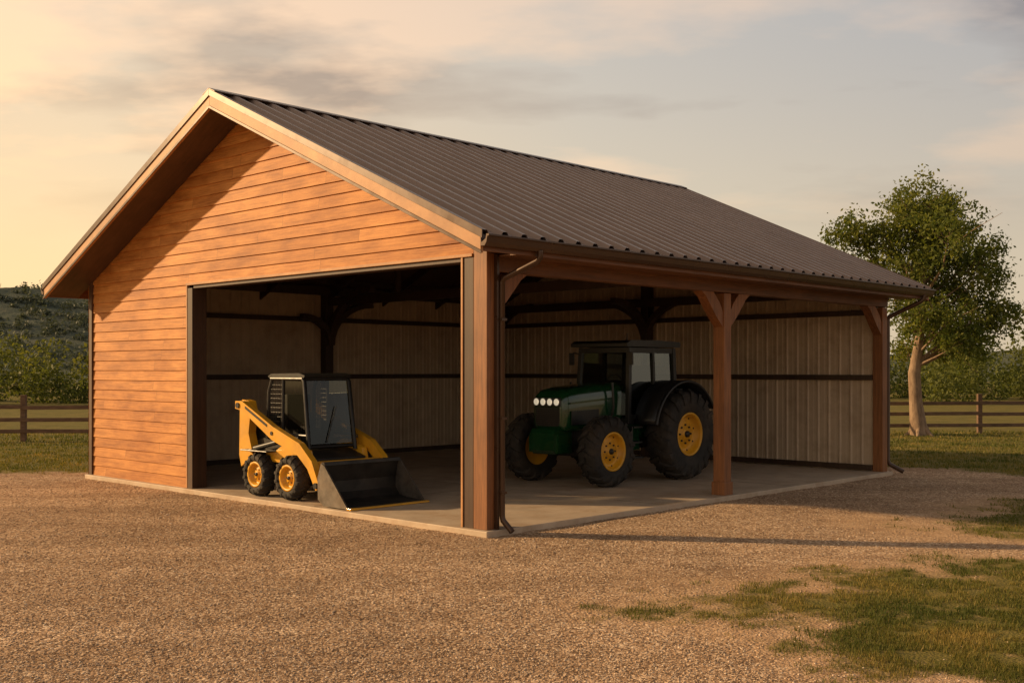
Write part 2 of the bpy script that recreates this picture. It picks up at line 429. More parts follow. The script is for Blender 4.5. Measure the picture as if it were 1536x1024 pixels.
# tractor (forward = -x)
TR=empty("tractor",b2w(5.92,2.98,SLAB),BROT)
for nme,x,y,r,w,rr in (("front_wheel_near",-1.0,-.84,.56,.38,.31),("front_wheel_far",-1.0,.84,.56,.38,.31)):
    wheel(nme,(x,y,r+.03),'y',-1 if y<0 else 1,r,w,rr,TR,16,.035)
for nme,x,y,r,w,rr in (("rear_wheel_near",1.0,-.92,.76,.50,.37),("rear_wheel_far",1.0,.92,.76,.50,.37)):
    wheel(nme,(x,y,r+.04),'y',-1 if y<0 else 1,r,w,rr,TR,18,.045)
m=MB()
secs=[(-1.52,.27,.99,1.46),(-1.49,.335,.93,1.55),(-1.38,.365,.90,1.61),(-1.1,.38,.90,1.655),(-.6,.40,.92,1.70),(-.05,.42,.95,1.72)]
nseg=32; vs=[]
for x,hw,zb,zt in secs:
    for i in range(nseg):
        t=2*math.pi*i/nseg; c_,s_=math.cos(t),math.sin(t)
        ex=.38 if s_>0 else .2
        yy=hw*math.copysign(abs(c_)**ex,c_); zz=(zb+zt)/2+(zt-zb)/2*math.copysign(abs(s_)**(.55 if s_>0 else .25),s_)
        vs.append((x,yy,zz))
fs=[]
for k in range(len(secs)-1):
    for i in range(nseg): fs.append((k*nseg+i,k*nseg+(i+1)%nseg,(k+1)*nseg+(i+1)%nseg,(k+1)*nseg+i))
m.add(vs,fs,GR,True); m.add(vs[:nseg],[tuple(range(nseg))],BK)
m.build("hood",VM,TR)
m=MB()
m.box(-1.535,-1.495,-.285,.285,1.325,1.47,BK)
for y in (-.225,-.075,.075,.225):
    m.cyl((-1.535,y,1.40),(-1.555,y,1.40),.068,.064,20,ST); m.cyl((-1.555,y,1.40),(-1.565,y,1.40),.058,.04,20,LA)
for i in range(9): m.box(-1.53,-1.515,-.26,.26,1.01+i*.034,1.022+i*.034,DS)
m.box(-1.54,-1.50,-.29,.29,1.312,1.322,GR)
for s in (-1,1):
    m.prism([(-1.36,1.02),(-.62,1.02),(-.66,1.27),(-1.36,1.25)],'y',s*.385,s*.398,BK)
    for i in range(6): m.box(-1.33,-.70,min(s*.399,s*.404),max(s*.399,s*.404),1.05+i*.034,1.06+i*.034,DS)
    m.prism([(-1.40,1.365),(-.12,1.44),(-.12,1.475),(-1.40,1.392)],'y',s*.395,s*.418,GR)
m.build("grille_and_lights",VM,TR,.003)
m=MB()
m.box(-1.45,.9,-.22,.22,.55,.95,DS)
m.box(-1.62,-1.38,-.33,.33,.56,.86,GR)
m.prism([(-1.66,.60),(-1.60,.54),(-1.2,.54),(-1.2,.95),(-1.62,.95),(-1.66,.88)],'y',-.26,.26,GR)
m.box(-1.10,-.90,-.72,.72,.48,.66,DS); m.cyl((-1,-.70,.58),(-1,.70,.58),.10,n=16,mi=DS)
m.cyl((1,-.8,.79),(1,.8,.79),.16,n=20,mi=DS); m.box(.6,1.45,-.35,.35,.55,1.1,DS)
for s in (-1,1):
    a,b_=sorted((s*.30,s*.62)); m.box(-.42,.18,a,b_,.55,.98,GR)
    a,b_=sorted((s*.62,s*.84)); m.box(-.30,.02,a,b_,.42,.45,BK); m.box(-.28,.0,a,b_,.68,.71,BK); m.box(-.25,.0,a,b_,.94,.97,BK)
    m.box(-.31,-.28,a,a+.03 if s<0 else b_,.42,.97,BK)
    m.tube([(-.38,s*.46,1.15),(-.38,s*.50,1.3),(-.38,s*.47,1.72)],.02,8,BK)
for s in (-1,1):
    ro,ri=.95,.915; n=24; vs=[]
    ang=lambda i: R(168-i*(168-28)/n)
    for i in range(n+1):
        t=ang(i)
        for rad in (ri,ro):
            for yv in (s*.55,s*1.06): vs.append((1.0+rad*math.cos(t),yv,.80+rad*math.sin(t)))
    fs=[]
    for i in range(n):
        a=i*4;b_=a+4
        fs+=[(a,a+1,b_+1,b_),(a+2,b_+2,b_+3,a+3),(a,b_,b_+2,a+2),(a+1,a+3,b_+3,b_+1)]
    fs+=[(0,2,3,1),(n*4,n*4+1,n*4+3,n*4+2)]
    m.add(vs,fs,BK,True)
    m.tube([(1.0+.93*math.cos(ang(i)),s*1.06,.80+.93*math.sin(ang(i))) for i in range(n+1)],.030,8,BK)
    pp=[(1.0+.92*math.cos(ang(i)),.80+.92*math.sin(ang(i))) for i in range(n+1)]+[(1.45,.75),(.3,.75)]
    m.prism(pp,'y',s*.555,s*.575,GR)
m.build("chassis_and_fenders",VM,TR)
m=MB()
cx0,cx1,hw=-.08,1.30,.58; zb,zt=1.02,2.33
m.box(cx0,cx1,-hw,hw,.95,1.10,BK)
for s in (-1,1):
    y=s*hw
    m.beam((cx0+.0,y,1.0),(cx0+.08,y*.93,zt),.075,.075,BK,(1,0,0))
    m.beam((.68,y,1.0),(.66,y*.93,zt),.065,.06,BK,(1,0,0))
    m.beam((cx1,y,1.0),(cx1-.02,y*.93,zt),.085,.085,BK,(1,0,0))
    m.beam((cx0+.07,y*.935,zt-.05),(cx1-.02,y*.935,zt-.05),.06,.09,BK)
    m.beam((cx0,y,1.12),(cx1,y,1.12),.06,.08,BK)
    m.tube([(.60,s*(hw+.02),1.35),(.60,s*(hw+.05),1.40),(.60,s*(hw+.02),1.50)],.012,8,ST)
    m.tube([(cx0+.05,y*.95,2.22),(cx0-.04,y*1.10,2.24),(cx0-.04,y*1.15,2.2)],.014,8,BK)
    m.box(cx0-.06,cx0-.03,min(y*1.06,y*1.24),max(y*1.06,y*1.24),2.02,2.24,BK)
m.beam((cx0+.07,-hw*.93,zt-.05),(cx0+.07,hw*.93,zt-.05),.06,.09,BK)
m.beam((cx1-.02,-hw*.93,zt-.05),(cx1-.02,hw*.93,zt-.05),.06,.09,BK)
m.beam((cx1-.02,-hw,1.45),(cx1-.02,hw,1.45),.05,.06,BK)
m.prism([(cx0-.10,2.34),(cx1+.08,2.34),(cx1+.10,2.39),(cx1+.06,2.44),(.7,2.46),(cx0+.0,2.45),(cx0-.10,2.40)],'y',-.64,.64,BK)
m.tube([(.25,-.3,2.45),(.25,-.3,2.58)],.012,8,BK)
m.build("cab_frame",VM,TR,.012)
m=MB()
m.box(.55,.95,-.24,.24,1.10,1.42,SE); m.prism([(.88,1.40),(1.03,1.40),(1.10,2.0),(.99,2.02)],'y',-.23,.23,SE)
m.tube([(.12,0,1.1),(.25,0,1.62)],.035,10,BK)
m.lathe([(.19,-.014),(.205,0),(.19,.014),(.175,0)],(.27,0,1.66),'x',24,BK,True)
m.box(-.02,.12,-.35,.35,1.10,1.50,BK)
m.build("cab_interior",VM,TR,.015)
m=MB()
for s in (-1,1):
    y=s*(hw+.0)
    m.add([(cx0+.03,y,1.15),(.66,y,1.15),(.65,y*.93,2.24),(cx0+.10,y*.93,2.24)],[(0,1,2,3)])
    m.add([(.70,y,1.15),(cx1-.03,y,1.15),(cx1-.05,y*.93,2.24),(.68,y*.93,2.24)],[(0,1,2,3)])
m.add([(cx0,-hw+.03,1.15),(cx0,hw-.03,1.15),(cx0+.075,hw*.9,2.24),(cx0+.075,-hw*.9,2.24)],[(0,1,2,3)])
m.add([(cx1,-hw+.03,1.15),(cx1,hw-.03,1.15),(cx1-.02,hw*.9,2.24),(cx1-.02,-hw*.9,2.24)],[(0,1,2,3)])
m.build("cab_glass",[M_glass],TR)

# skid steer (forward = -y)
SK=empty("skid_steer_loader",b2w(.85,4.75,SLAB),BROT)
for nme,x,y in (("wheel_front_near",-.62,-.43),("wheel_rear_near",-.62,.42),("wheel_front_far",.62,-.43),("wheel_rear_far",.62,.42)):
    wheel(nme,(x,y,.335),'x',-1 if x<0 else 1,.315,.25,.185,SK,14,.02,6)
m=MB()
m.prism([(-.78,.22),(.82,.22),(.95,.35),(.98,.78),(.55,.88),(-.45,.72),(-.80,.62)],'x',-.46,.46,DS)
m.prism([(.52,.60),(.97,.50),(1.0,1.18),(.62,1.22),(.52,1.0)],'x',-.40,.40,BK)
for i in range(6): m.box(-.34,.34,.985,1.0+.008,.62+i*.08,.65+i*.08,DS)
for s in (-1,1):
    a,b_=sorted((s*.465,s*.60))
    m.prism([(.66,.62),(.98,.42),(1.04,.60),(1.02,1.40),(.95,1.47),(.78,1.45),(.72,1.30),(.78,.95)],'x',a,b_,YE)
    a,b_=sorted((s*.463,s*.56))
    m.prism([(-.76,.52),(-.70,.74),(-.20,.86),(.10,.70),(.60,.66),(.60,.54)],'x',a,b_,YE)
    a,b_=sorted((s*.61,s*.71))
    m.prism([(.98,1.33),(.98,1.45),(.80,1.45),(-.05,1.08),(-.72,.86),(-1.02,.62),(-1.22,.24),(-1.12,.20),(-.92,.50),(-.68,.68),(-.02,.88),(.78,1.30)],'x',a,b_,YE)
    m.cyl((s*.60,.90,1.38),(s*.73,.90,1.38),.045,n=14,mi=DS); m.cyl((s*.60,-1.14,.27),(s*.74,-1.14,.27),.045,n=14,mi=DS)
    m.cyl((s*.60,-.02,.98),(s*.722,-.02,.98),.03,n=12,mi=DS)
    a,b_=sorted((s*.711,s*.716)); m.prism([(.70,1.335),(.70,1.375),(.10,1.11),(.10,1.07)],'x',a,b_,BK)
    m.tube([(s*.585,.62,.72),(s*.585,.02,.84)],.04,10,BK); m.tube([(s*.585,.02,.84),(s*.60,-.42,.90)],.022,10,ST)
    a,b_=sorted((s*.47,s*.74)); m.box(a,b_,.08,.80,.685,.705,BK)
m.tube([(-.2,-.80,.55),(-.2,-1.22,.50)],.04,10,BK); m.tube([(.2,-.80,.55),(.2,-1.22,.50)],.04,10,BK)
m.box(-.60,.60,-1.0,-.90,.50,.60,YE)
m.box(-.62,.60,-1.30,-1.22,.14,.52,YE)
m.build("body_and_arms",VM,SK,.010)
m=MB()
fy,by,cw=-.46,.50,.43
for s in (-1,1):
    x=s*cw
    m.tube([(x,fy-.12,.72),(x*.97,fy+.02,1.76),(x*.95,fy+.09,1.82)],.034,8,BK)
    m.tube([(x,by,.85),(x*.97,by-.02,1.60),(x*.95,by-.10,1.80)],.034,8,BK)
    m.tube([(x*.96,fy+.05,1.80),(x*.96,by-.08,1.80)],.034,8,BK)
    m.tube([(x,fy-.08,.95),(x,by,.95)],.026,8,BK)
    m.tube([(x,.10,.9),(x*.97,.10,1.80)],.026,8,BK)
    for i in range(7):
        yy=.16+i*.045; m.box(min(x,x*.985),max(x,x*.985),yy,yy+.008,.97,1.76,BK)
    for i in range(11):
        zz=1.0+i*.07; m.box(min(x*.975,x*.99),max(x*.975,x*.99),.12,by-.04,zz,zz+.008,BK)
m.tube([(-cw*.95,fy+.06,1.80),(cw*.95,fy+.06,1.80)],.034,8,BK)
m.tube([(-cw*.95,by-.08,1.80),(cw*.95,by-.08,1.80)],.034,8,BK)
m.tube([(-cw,fy-.10,.78),(cw,fy-.10,.78)],.03,8,BK)
m.prism([(fy+.0,1.815),(by-.04,1.815),(by-.02,1.84),(by-.10,1.875),(fy+.12,1.885),(fy-.02,1.85)],'x',-.44,.44,BK)
m.box(-.40,.40,by-.05,by,.85,1.25,BK)
m.box(-.22,.22,.0,.38,.78,1.02,SE); m.box(-.22,.22,.28,.42,1.0,1.55,SE)
for s in (-1,1): m.tube([(s*.28,-.15,.8),(s*.28,-.22,1.12)],.018,8,BK)
m.tube([(-.1,fy-.115,.84),(.12,fy-.05,1.38)],.010,6,BK)
m.build("cab_frame",VM,SK,.004)
m=MB()
m.add([(-.40,fy-.10,.82),(.40,fy-.10,.82),(.40,fy+.03,1.77),(-.40,fy+.03,1.77)],[(0,1,2,3)])
for s in (-1,1): m.add([(s*.425,fy-.06,.98),(s*.425,.08,.98),(s*.415,.08,1.77),(s*.415,fy+.06,1.77)],[(0,1,2,3)])
m.build("cab_glass",[M_glass2],SK)
m=MB()
bx0,bx1=-.80,.60
inn=[(-2.02,.035),(-1.62,.045),(-1.45,.08),(-1.36,.18),(-1.36,.34),(-1.42,.58)]
outp=[(-1.40,.60),(-1.33,.36),(-1.33,.16),(-1.43,.05),(-1.62,.015),(-2.02,.012)]
m.prism(inn+outp,'x',bx0,bx1,DS)
for xa,xb in ((bx0-.014,bx0+.012),(bx1-.012,bx1+.014)):
    m.prism([(-2.0,.016),(-1.45,.016),(-1.32,.10),(-1.31,.40),(-1.39,.615),(-1.47,.58)],'x',xa,xb,ST)
m.box(bx0-.02,bx1+.02,-2.08,-1.98,.004,.030,YE)
m.prism([(-1.46,.58),(-1.39,.58),(-1.385,.63),(-1.45,.63)],'x',bx0,bx1,DS)
m.build("bucket",VM,SK,.003)

# ---------------------------------------------------------------- value noise in numpy
class VN:
    def __init__(s,seed): s.g=np.random.default_rng(seed).random((256,256))
    def __call__(s,x,y):
        xi=np.floor(x).astype(int);yi=np.floor(y).astype(int);fx=x-xi;fy=y-yi
        fx=fx*fx*(3-2*fx);fy=fy*fy*(3-2*fy);g=s.g
        a=g[xi%256,yi%256];b=g[(xi+1)%256,yi%256];c=g[xi%256,(yi+1)%256];d=g[(xi+1)%256,(yi+1)%256]
        return a*(1-fx)*(1-fy)+b*fx*(1-fy)+c*(1-fx)*fy+d*fx*fy
vn=VN(3)
def fbm(x,y,o=4):
    t=0;a=.5
    for i in range(o): t=t+a*vn(x*2**i+17*i,y*2**i+9*i);a*=.5
    return t/(1-.5**o)
def sdf(poly,x,y):
    d=np.full(x.shape,1e9);inside=np.zeros(x.shape,bool);n=len(poly)
    for i in range(n):
        ax,ay=poly[i];bx,by=poly[(i+1)%n]
        ex,ey=bx-ax,by-ay;wx,wy=x-ax,y-ay
        t=np.clip((wx*ex+wy*ey)/(ex*ex+ey*ey),0,1)
        d=np.minimum(d,np.hypot(wx-ex*t,wy-ey*t))
        c=((ay>y)!=(by>y))
        with np.errstate(divide='ignore',invalid='ignore'):
            xi=(bx-ax)*(y-ay)/(by-ay if by!=ay else 1e-9)+ax
        inside^=(c&(x<xi))
    return np.where(inside,d,-d)
PA=[(1.1,9.3),(2.0,10.4),(3.1,11.2),(4.4,11.6),(6,12.0),(14,12.5),(14,5),(3.6,6.2),(2.9,7.2),(2.3,8.0),(1.5,8.7)]
PB=[(4.9,13.9),(6.1,15.3),(8,17.4),(16,18.4),(16,13.2),(6.0,12.9)]
FAR=[(-400,21.2),(-12,21.4),(-7.5,21.6),(0,24),(8,22.6),(10.2,20.4),(16,20.8),(400,21),(400,2000),(-400,2000)]
LEFT=[(-60,21.5),(-16,21.2),(-30,5),(-60,0)]
def smooth(t): t=np.clip(t,0,1); return t*t*(3-2*t)
def masks(x,y):
    n=fbm(x*.9,y*.9)-.5; n2=fbm(x*3.1+40,y*3.1)-.5
    g=np.maximum.reduce([smooth((sdf(PA,x,y)+n*2.2+n2*1.6)/.9*.5+.45)*.92,smooth((sdf(PB,x,y)+n*2.0+n2*1.3)/.9*.5+.46)*.88,smooth((sdf(FAR,x,y)+n*1.6+n2*.6)/.8*.5+.5),smooth(sdf(LEFT,x,y)*.5+.5)])
    s=np.maximum(smooth((sdf(PA,x,y)+1.1+n*2.5)/1.6),smooth((sdf(PB,x,y)+1.2+n*2.5)/1.6))
    s=np.maximum(s,smooth((sdf([(1.8,5),(4,5),(4,8.6),(2.6,9.0),(1.6,8)],x,y)+.2+n*2)/1.4)*.8)
    return g,s
def gz(x,y):
    d=smooth((np.hypot(x-.2,y-20.6)-9)/6)
    return (fbm(x*.35+5,y*.35)-.5)*.10*d+(fbm(x*1.7,y*1.7,2)-.5)*.018
# ---------------------------------------------------------------- ground
def axis(lo,hi,step,far,gr=1.09):
    a=list(np.arange(lo,hi,step)); s=step;v=a[-1]
    while v<far: s*=gr;v+=s;a.append(v)
    s=step;v=lo;b=[]
    while v>-far: s*=gr;v-=s;b.append(v)
    return np.array(b[::-1]+a)
ax=axis(-13,15,.14,3000);ay=axis(3,26,.14,3000)
X,Y=np.meshgrid(ax,ay,indexing='ij'); X=X.ravel();Y=Y.ravel()
Z=gz(X,Y)
G,S=masks(X,Y)
nx,ny=len(ax),len(ay)
def fastmesh(name,co,faces,k,mat,attrs=None,smooth_=False):
    me=bpy.data.meshes.new(name); nf=len(faces)
    me.vertices.add(len(co)); me.vertices.foreach_set('co',np.ascontiguousarray(co,dtype=np.float32).ravel())
    me.loops.add(nf*k); me.loops.foreach_set('vertex_index',np.ascontiguousarray(faces,dtype=np.int32).ravel())
    me.polygons.add(nf); me.polygons.foreach_set('loop_start',np.arange(0,nf*k,k,dtype=np.int32))
    try: me.polygons.foreach_set('loop_total',np.full(nf,k,dtype=np.int32))
    except Exception: pass
    me.update(calc_edges=True); me.validate()
    if smooth_: me.polygons.foreach_set('use_smooth',np.ones(len(me.polygons),dtype=bool))
    for kk,a in (attrs or {}).items():
        at=me.attributes.new(kk,'FLOAT','POINT'); at.data.foreach_set('value',np.ascontiguousarray(a,dtype=np.float32))
    me.materials.append(mat)
    ob=bpy.data.objects.new(name,me); sc.collection.objects.link(ob); return ob
I,J=np.meshgrid(np.arange(nx-1),np.arange(ny-1),indexing='ij');a=(I*ny+J).ravel()
F=np.stack([a,a+ny,a+ny+1,a+1],1)
def attr(nt,name):
    n=N(nt,'ShaderNodeAttribute',attribute_name=name); return n.outputs['Fac']
def ground_mat():
    m,nt,ns,lk,b=nm("ground_mat")
    v=N(nt,'ShaderNodeTexCoord').outputs['Object']
    vo=N(nt,'ShaderNodeTexVoronoi'); vo.inputs['Scale'].default_value=42; lk.new(v,vo.inputs['Vector'])
    sx=N(nt,'ShaderNodeSeparateColor'); lk.new(vo.outputs['Color'],sx.inputs[0])
    r=ramp(nt,[(0,(.19,.122,.075)),(.45,(.46,.31,.195)),(.8,(.60,.44,.30)),(1,(.84,.69,.52))]); lk.new(sx.outputs[0],r.inputs[0])
    big=noise(nt,v,.35,3,.6); rb=ramp(nt,[(.3,(.82,.79,.76)),(.7,(1.12,1.1,1.08))]); lk.new(big,rb.inputs[0])
    gc=mixc(nt,1.0,r.outputs[0],rb.outputs[0],'MULTIPLY')
    md=noise(nt,v,3.5,5,.7); rm=ramp(nt,[(.3,(.74,.71,.68)),(.62,(1.06,1.06,1.06))]); lk.new(md,rm.inputs[0])
    gc=mixc(nt,1.0,gc,rm.outputs[0],'MULTIPLY')
    tr=noise(nt,v,.5,2,.5,(.35,2.2,1)); rt=ramp(nt,[(.4,(.84,.81,.78)),(.6,(1.07,1.06,1.05))]); lk.new(tr,rt.inputs[0])
    gc=mixc(nt,1.0,gc,rt.outputs[0],'MULTIPLY')
    fine=noise(nt,v,40,4,.75)
    rs=ramp(nt,[(.25,(.38,.225,.12)),(.5,(.54,.345,.195)),(.8,(.66,.46,.28))]); 
    lk.new(mixc(nt,.5,md,fine),rs.inputs[0])
    s=mth(nt,'ADD',attr(nt,'sand'),mth(nt,'MULTIPLY',mth(nt,'SUBTRACT',md,.5),.9),True)
    c=mixc(nt,mth(nt,'MULTIPLY',s,.75),gc,rs.outputs[0])
    gn=noise(nt,v,1.3,6,.75); rg=ramp(nt,[(.3,(.075,.080,.020)),(.5,(.17,.145,.040)),(.75,(.33,.23,.075))]); lk.new(mixc(nt,.35,gn,fine),rg.inputs[0])
    gf=mth(nt,'ADD',mth(nt,'MULTIPLY',mth(nt,'SUBTRACT',attr(nt,'grass'),.45),2.2),mth(nt,'MULTIPLY',mth(nt,'SUBTRACT',noise(nt,v,6,4,.75),.45),2.0),True)
    c=mixc(nt,gf,c,rg.outputs[0])
    lk.new(c,b.inputs['Base Color']); b.inputs['Roughness'].default_value=.95; b.inputs['Specular IOR Level'].default_value=.1
    h=mth(nt,'ADD',mth(nt,'MULTIPLY',mth(nt,'SUBTRACT',1.0,vo.outputs['Distance']),.9),mth(nt,'MULTIPLY',md,1.8))
    h=mth(nt,'ADD',h,mth(nt,'MULTIPLY',fine,.5))
    bump(nt,h,.75,.012,b); return m
fastmesh("ground",np.stack([X,Y,Z],1),F,4,ground_mat(),{'grass':G,'sand':S},True)

def inbarn(x,y,mrg=.06):
    c,s=math.cos(BROT),math.sin(BROT);dx=x-BARN.x;dy=y-BARN.y
    u=dx*c+dy*s;v=-dx*s+dy*c
    return (u>-mrg)&(u<L+mrg)&(v>-mrg)&(v<W+mrg)
def stone_mat():
    m,nt,ns,lk,b=nm("gravel_stone_mat")
    r=ramp(nt,[(0,(.20,.135,.085)),(.45,(.46,.32,.205)),(.8,(.62,.46,.32)),(1,(.80,.66,.51))]); lk.new(attr(nt,'var'),r.inputs[0])
    lk.new(r.outputs[0],b.inputs['Base Color']); b.inputs['Roughness'].default_value=.9; return m
n=120000
d=6.0/(1-rng.random(n)*(1-6.0/22)); x=(rng.random(n)*2-1)*d*.50
g,s=masks(x,d); keep=(~inbarn(x,d))&(rng.random(n)>np.clip(g*1.2,0,.97))&(rng.random(n)>s*.70)
x=x[keep];d=d[keep];n=len(x)
base=np.array([(1,0,0),(0,1,0),(-1,0,0),(0,-1,0),(0,0,.8),(0,0,-.6)],float)
fo=np.array([(0,1,4),(1,2,4),(2,3,4),(3,0,4),(1,0,5),(2,1,5),(3,2,5),(0,3,5)])
sz=.004+.009*rng.random(n)**2.4; sz*=(1+.03*(d-6))
th=rng.random(n)*6.28
v=base[None]*(.7+.6*rng.random((n,6,1)))*np.stack([np.ones(n),.6+.4*rng.random(n),.45+.35*rng.random(n)],1)[:,None,:]*sz[:,None,None]
c_,s_=np.cos(th)[:,None],np.sin(th)[:,None]
co=np.stack([v[:,:,0]*c_-v[:,:,1]*s_+x[:,None],v[:,:,0]*s_+v[:,:,1]*c_+d[:,None],v[:,:,2]+(gz(x,d)+sz*.15)[:,None]],2).reshape(-1,3)
fc=(fo[None]+(np.arange(n)*6)[:,None,None]).reshape(-1,3)
fastmesh("gravel",co,fc,3,stone_mat(),{'var':np.repeat(rng.random(n),6)})

def leaf_mat(name,stops,trans=.35):
    m,nt,ns,lk,b=nm(name)
    r=ramp(nt,stops); lk.new(attr(nt,'var'),r.inputs[0])
    b.inputs['Roughness'].default_value=.6; lk.new(r.outputs[0],b.inputs['Base Color']); b.inputs['Specular IOR Level'].default_value=.2
    t=N(nt,'ShaderNodeBsdfTranslucent'); lk.new(mixc(nt,1.0,r.outputs[0],(1.3,1.25,.6),'MULTIPLY'),t.inputs[0])
    mx=N(nt,'ShaderNodeMixShader'); mx.inputs[0].default_value=trans
    lk.new(b.outputs[0],mx.inputs[1]); lk.new(t.outputs[0],mx.inputs[2]); lk.new(mx.outputs[0],ns['Material Output'].inputs[0]); return m
def blades(n,xs_,ys_,h0,h1,w):
    hh=h0+(h1-h0)*rng.random(n)**1.5; th=rng.random(n)*6.28; lean=rng.random(n)*.7;la=rng.random(n)*6.28
    z=gz(xs_,ys_)-.004
    dx=np.cos(th)*w*.5;dy=np.sin(th)*w*.5
    a=np.stack([xs_-dx,ys_-dy,z],1);b=np.stack([xs_+dx,ys_+dy,z],1);c=np.stack([xs_+np.cos(la)*lean*hh,ys_+np.sin(la)*lean*hh,z+hh],1)
    return np.stack([a,b,c],1).reshape(-1,3)
n=620000
d=6.0/(1-rng.random(n)*(1-6.0/36)); x=(rng.random(n)*2-1)*d*.52
g,s=masks(x,d); tuft=fbm(x*5,d*5,3)
keep=(~inbarn(x,d))&(rng.random(n)<np.clip((g-.35)*1.6,0,1))&(tuft>.62-.26*g)
x=x[keep];d=d[keep];n=len(x)
co=blades(n,x,d,.012,.050,.0055+.0011*np.clip(d-6,0,40))
co=co.reshape(-1,3,3); 
co[:,2,2]+=(np.clip(d-12,0,30)*.0016)
var=np.clip(fbm(x*1.2+60,d*1.2)*1.3-.2+rng.normal(0,.18,n),0,1)
M_grass=leaf_mat("grass_mat",[(0,(.065,.090,.018)),(.5,(.15,.15,.035)),(1,(.36,.26,.085))],.3)
fastmesh("grass",co.reshape(-1,3),np.arange(n*3).reshape(-1,3),3,M_grass,{'var':np.repeat(var,3)})

def leaves(cent,size,n_up=.3):
    n=len(cent); nrm=rng.normal(size=(n,3)); nrm[:,2]+=n_up; nrm/=np.linalg.norm(nrm,axis=1)[:,None]
    t=np.cross(nrm,rng.normal(size=(n,3))); t/=np.linalg.norm(t,axis=1)[:,None]; b=np.cross(nrm,t)
    s=(size*(.6+.8*rng.random(n)))[:,None]
    return np.stack([cent-t*s,cent-b*s*.55,cent+t*s,cent+b*s*.55],1).reshape(-1,3)
# ---------------------------------------------------------------- main tree
TB=Vector((12.55,34.0,0)); tree=empty("deciduous_tree",TB)
k_=.0205
lob=[(1392,302,34),(1358,320,32),(1425,325,34),(1375,360,46),(1435,372,46),(1330,360,34),(1290,348,28),(1262,350,20),(1300,382,24),(1345,405,34),(1400,415,50),(1455,415,40),(1478,375,24),(1440,465,44),(1482,470,34),(1503,480,22),(1400,480,40),(1360,470,28),(1425,515,30),(1465,512,26),(1372,520,22),(1400,345,42),(1335,440,24)]
M_bark=wood("bark_mat",(.17,.11,.07),(.42,.30,.20),(5,5,1.2),.9)
m=MB(); pts=[Vector((0,0,-.1)),Vector((-.04,0,.15)),Vector((-.12,.02,1.0)),Vector((-.16,.05,1.9)),Vector((-.02,0,2.9)),Vector((.1,0,4.2)),Vector((.15,0,5.6)),Vector((.2,0,6.8))]
m.tube(pts,[.36,.27,.20,.185,.14,.09,.06,.03],14)
for i,a in enumerate((.3,1.6,2.9,4.2,5.3)):
    m.tube([Vector((.1*math.cos(a),.1*math.sin(a),.35)),Vector((.3*math.cos(a),.3*math.sin(a),.06)),Vector((.5*math.cos(a),.5*math.sin(a),-.06))],[.1,.08,.03],8)
cl=[];clw=[]
for (px,py,r) in lob:
    rr=r*k_; 
    for rep in range(2):
        cx=(px-1380)*k_+rng.normal(0,.1); cz=(652-py)*k_; cy=rng.normal(0,.75)*(1 if rep else -.7)
        if rep and r<28: continue
        c=Vector((cx,cy,cz))
        zs=max(2.1,min(6.3,cz-.6*math.hypot(cx,cy)-.35)); 
        for a,b_ in zip(pts[:-1],pts[1:]):
            if a.z<=zs<=b_.z: s0=a.lerp(b_,(zs-a.z)/(b_.z-a.z)); break
        mid=s0.lerp(c,.5)+Vector((rng.normal(0,.12),rng.normal(0,.12),-.06))
        m.tube([s0,mid,c],[.045+.02*rng.random(),.028,.010],7)
        for j in range(4):
            e=c+Vector(rng.normal(0,rr*.6,3)); m.tube([mid.lerp(c,.5+.12*j),(mid.lerp(c,.5)+e)/2+Vector((0,0,.05)),e],[.016,.011,.005],5)
        nc=int(22*(r/40)**2)+8
        for j in range(nc):
            u=rng.normal(size=3);u/=np.linalg.norm(u); q=np.array(c)+u*rr*(.35+.85*rng.random()**.6)*np.array([1,1,.85])
            cl.append(q); clw.append(.12+.15*rng.random())
m.build("trunk_and_limbs",[M_bark],tree)
cl=np.array(cl);clw=np.array(clw); per=42
cen=(cl[:,None,:]+rng.normal(size=(len(cl),per,3))*clw[:,None,None]*.8).reshape(-1,3)
cvar=np.repeat(rng.random(len(cl)),per)
co=leaves(cen,np.full(len(cen),.056))
var=np.clip(cvar*.6+rng.random(len(cen))*.4,0,1)
M_leaf=leaf_mat("leaf_mat",[(0,(.065,.098,.022)),(.5,(.135,.165,.036)),(1,(.24,.235,.055))],.45)
ob=fastmesh("leaves",co,np.arange(len(co)).reshape(-1,4),4,M_leaf,{'var':np.repeat(var,4)}); ob.parent=tree
# ---------------------------------------------------------------- distant trees (one mesh)
cen=[];szs=[];vr=[]
def dtree(x,y,h,w,per,ls,z0=0.,pw=.9):
    v0=rng.random()
    nlob=9+int(rng.random()*5)
    for i in range(nlob):
        a=rng.random()*6.28; rad=w*.5*(.1+.65*rng.random())
        lr=w*.5*(.28+.24*rng.random()); lrz=min(lr,h*.32)
        top=h*(1-.35*(rad/(w*.5)))-lrz; lz=z0+lrz*.5+(top-lrz*.5)*rng.random()**pw
        if i<3: lz=z0+lrz*.6
        if i==3: lz=z0+h-lrz
        c=np.array([x+rad*math.cos(a),y+rad*math.sin(a),lz])
        nn=per//nlob
        u=rng.normal(size=(nn,3));u/=np.linalg.norm(u,axis=1)[:,None]
        bumpy=1+.25*np.sin(u[:,0]*7+i)*np.cos(u[:,2]*6+i)
        p=c+u*((.55+.5*rng.random(nn)**.5)*bumpy)[:,None]*np.array([lr,lr,lrz])
        p[:,2]=np.maximum(p[:,2],z0+.05)
        cen.append(p); szs.append(np.full(nn,ls)); vr.append(np.clip(v0*.5+.25*rng.random()+rng.random(nn)*.3,0,1))
for i in range(30):
    x=-80+i*2.6+rng.normal(0,.8); y=70+rng.normal(0,3); h=2.9+rng.random()*1.9
    dtree(x,y,h,h*1.35,1400,.13)
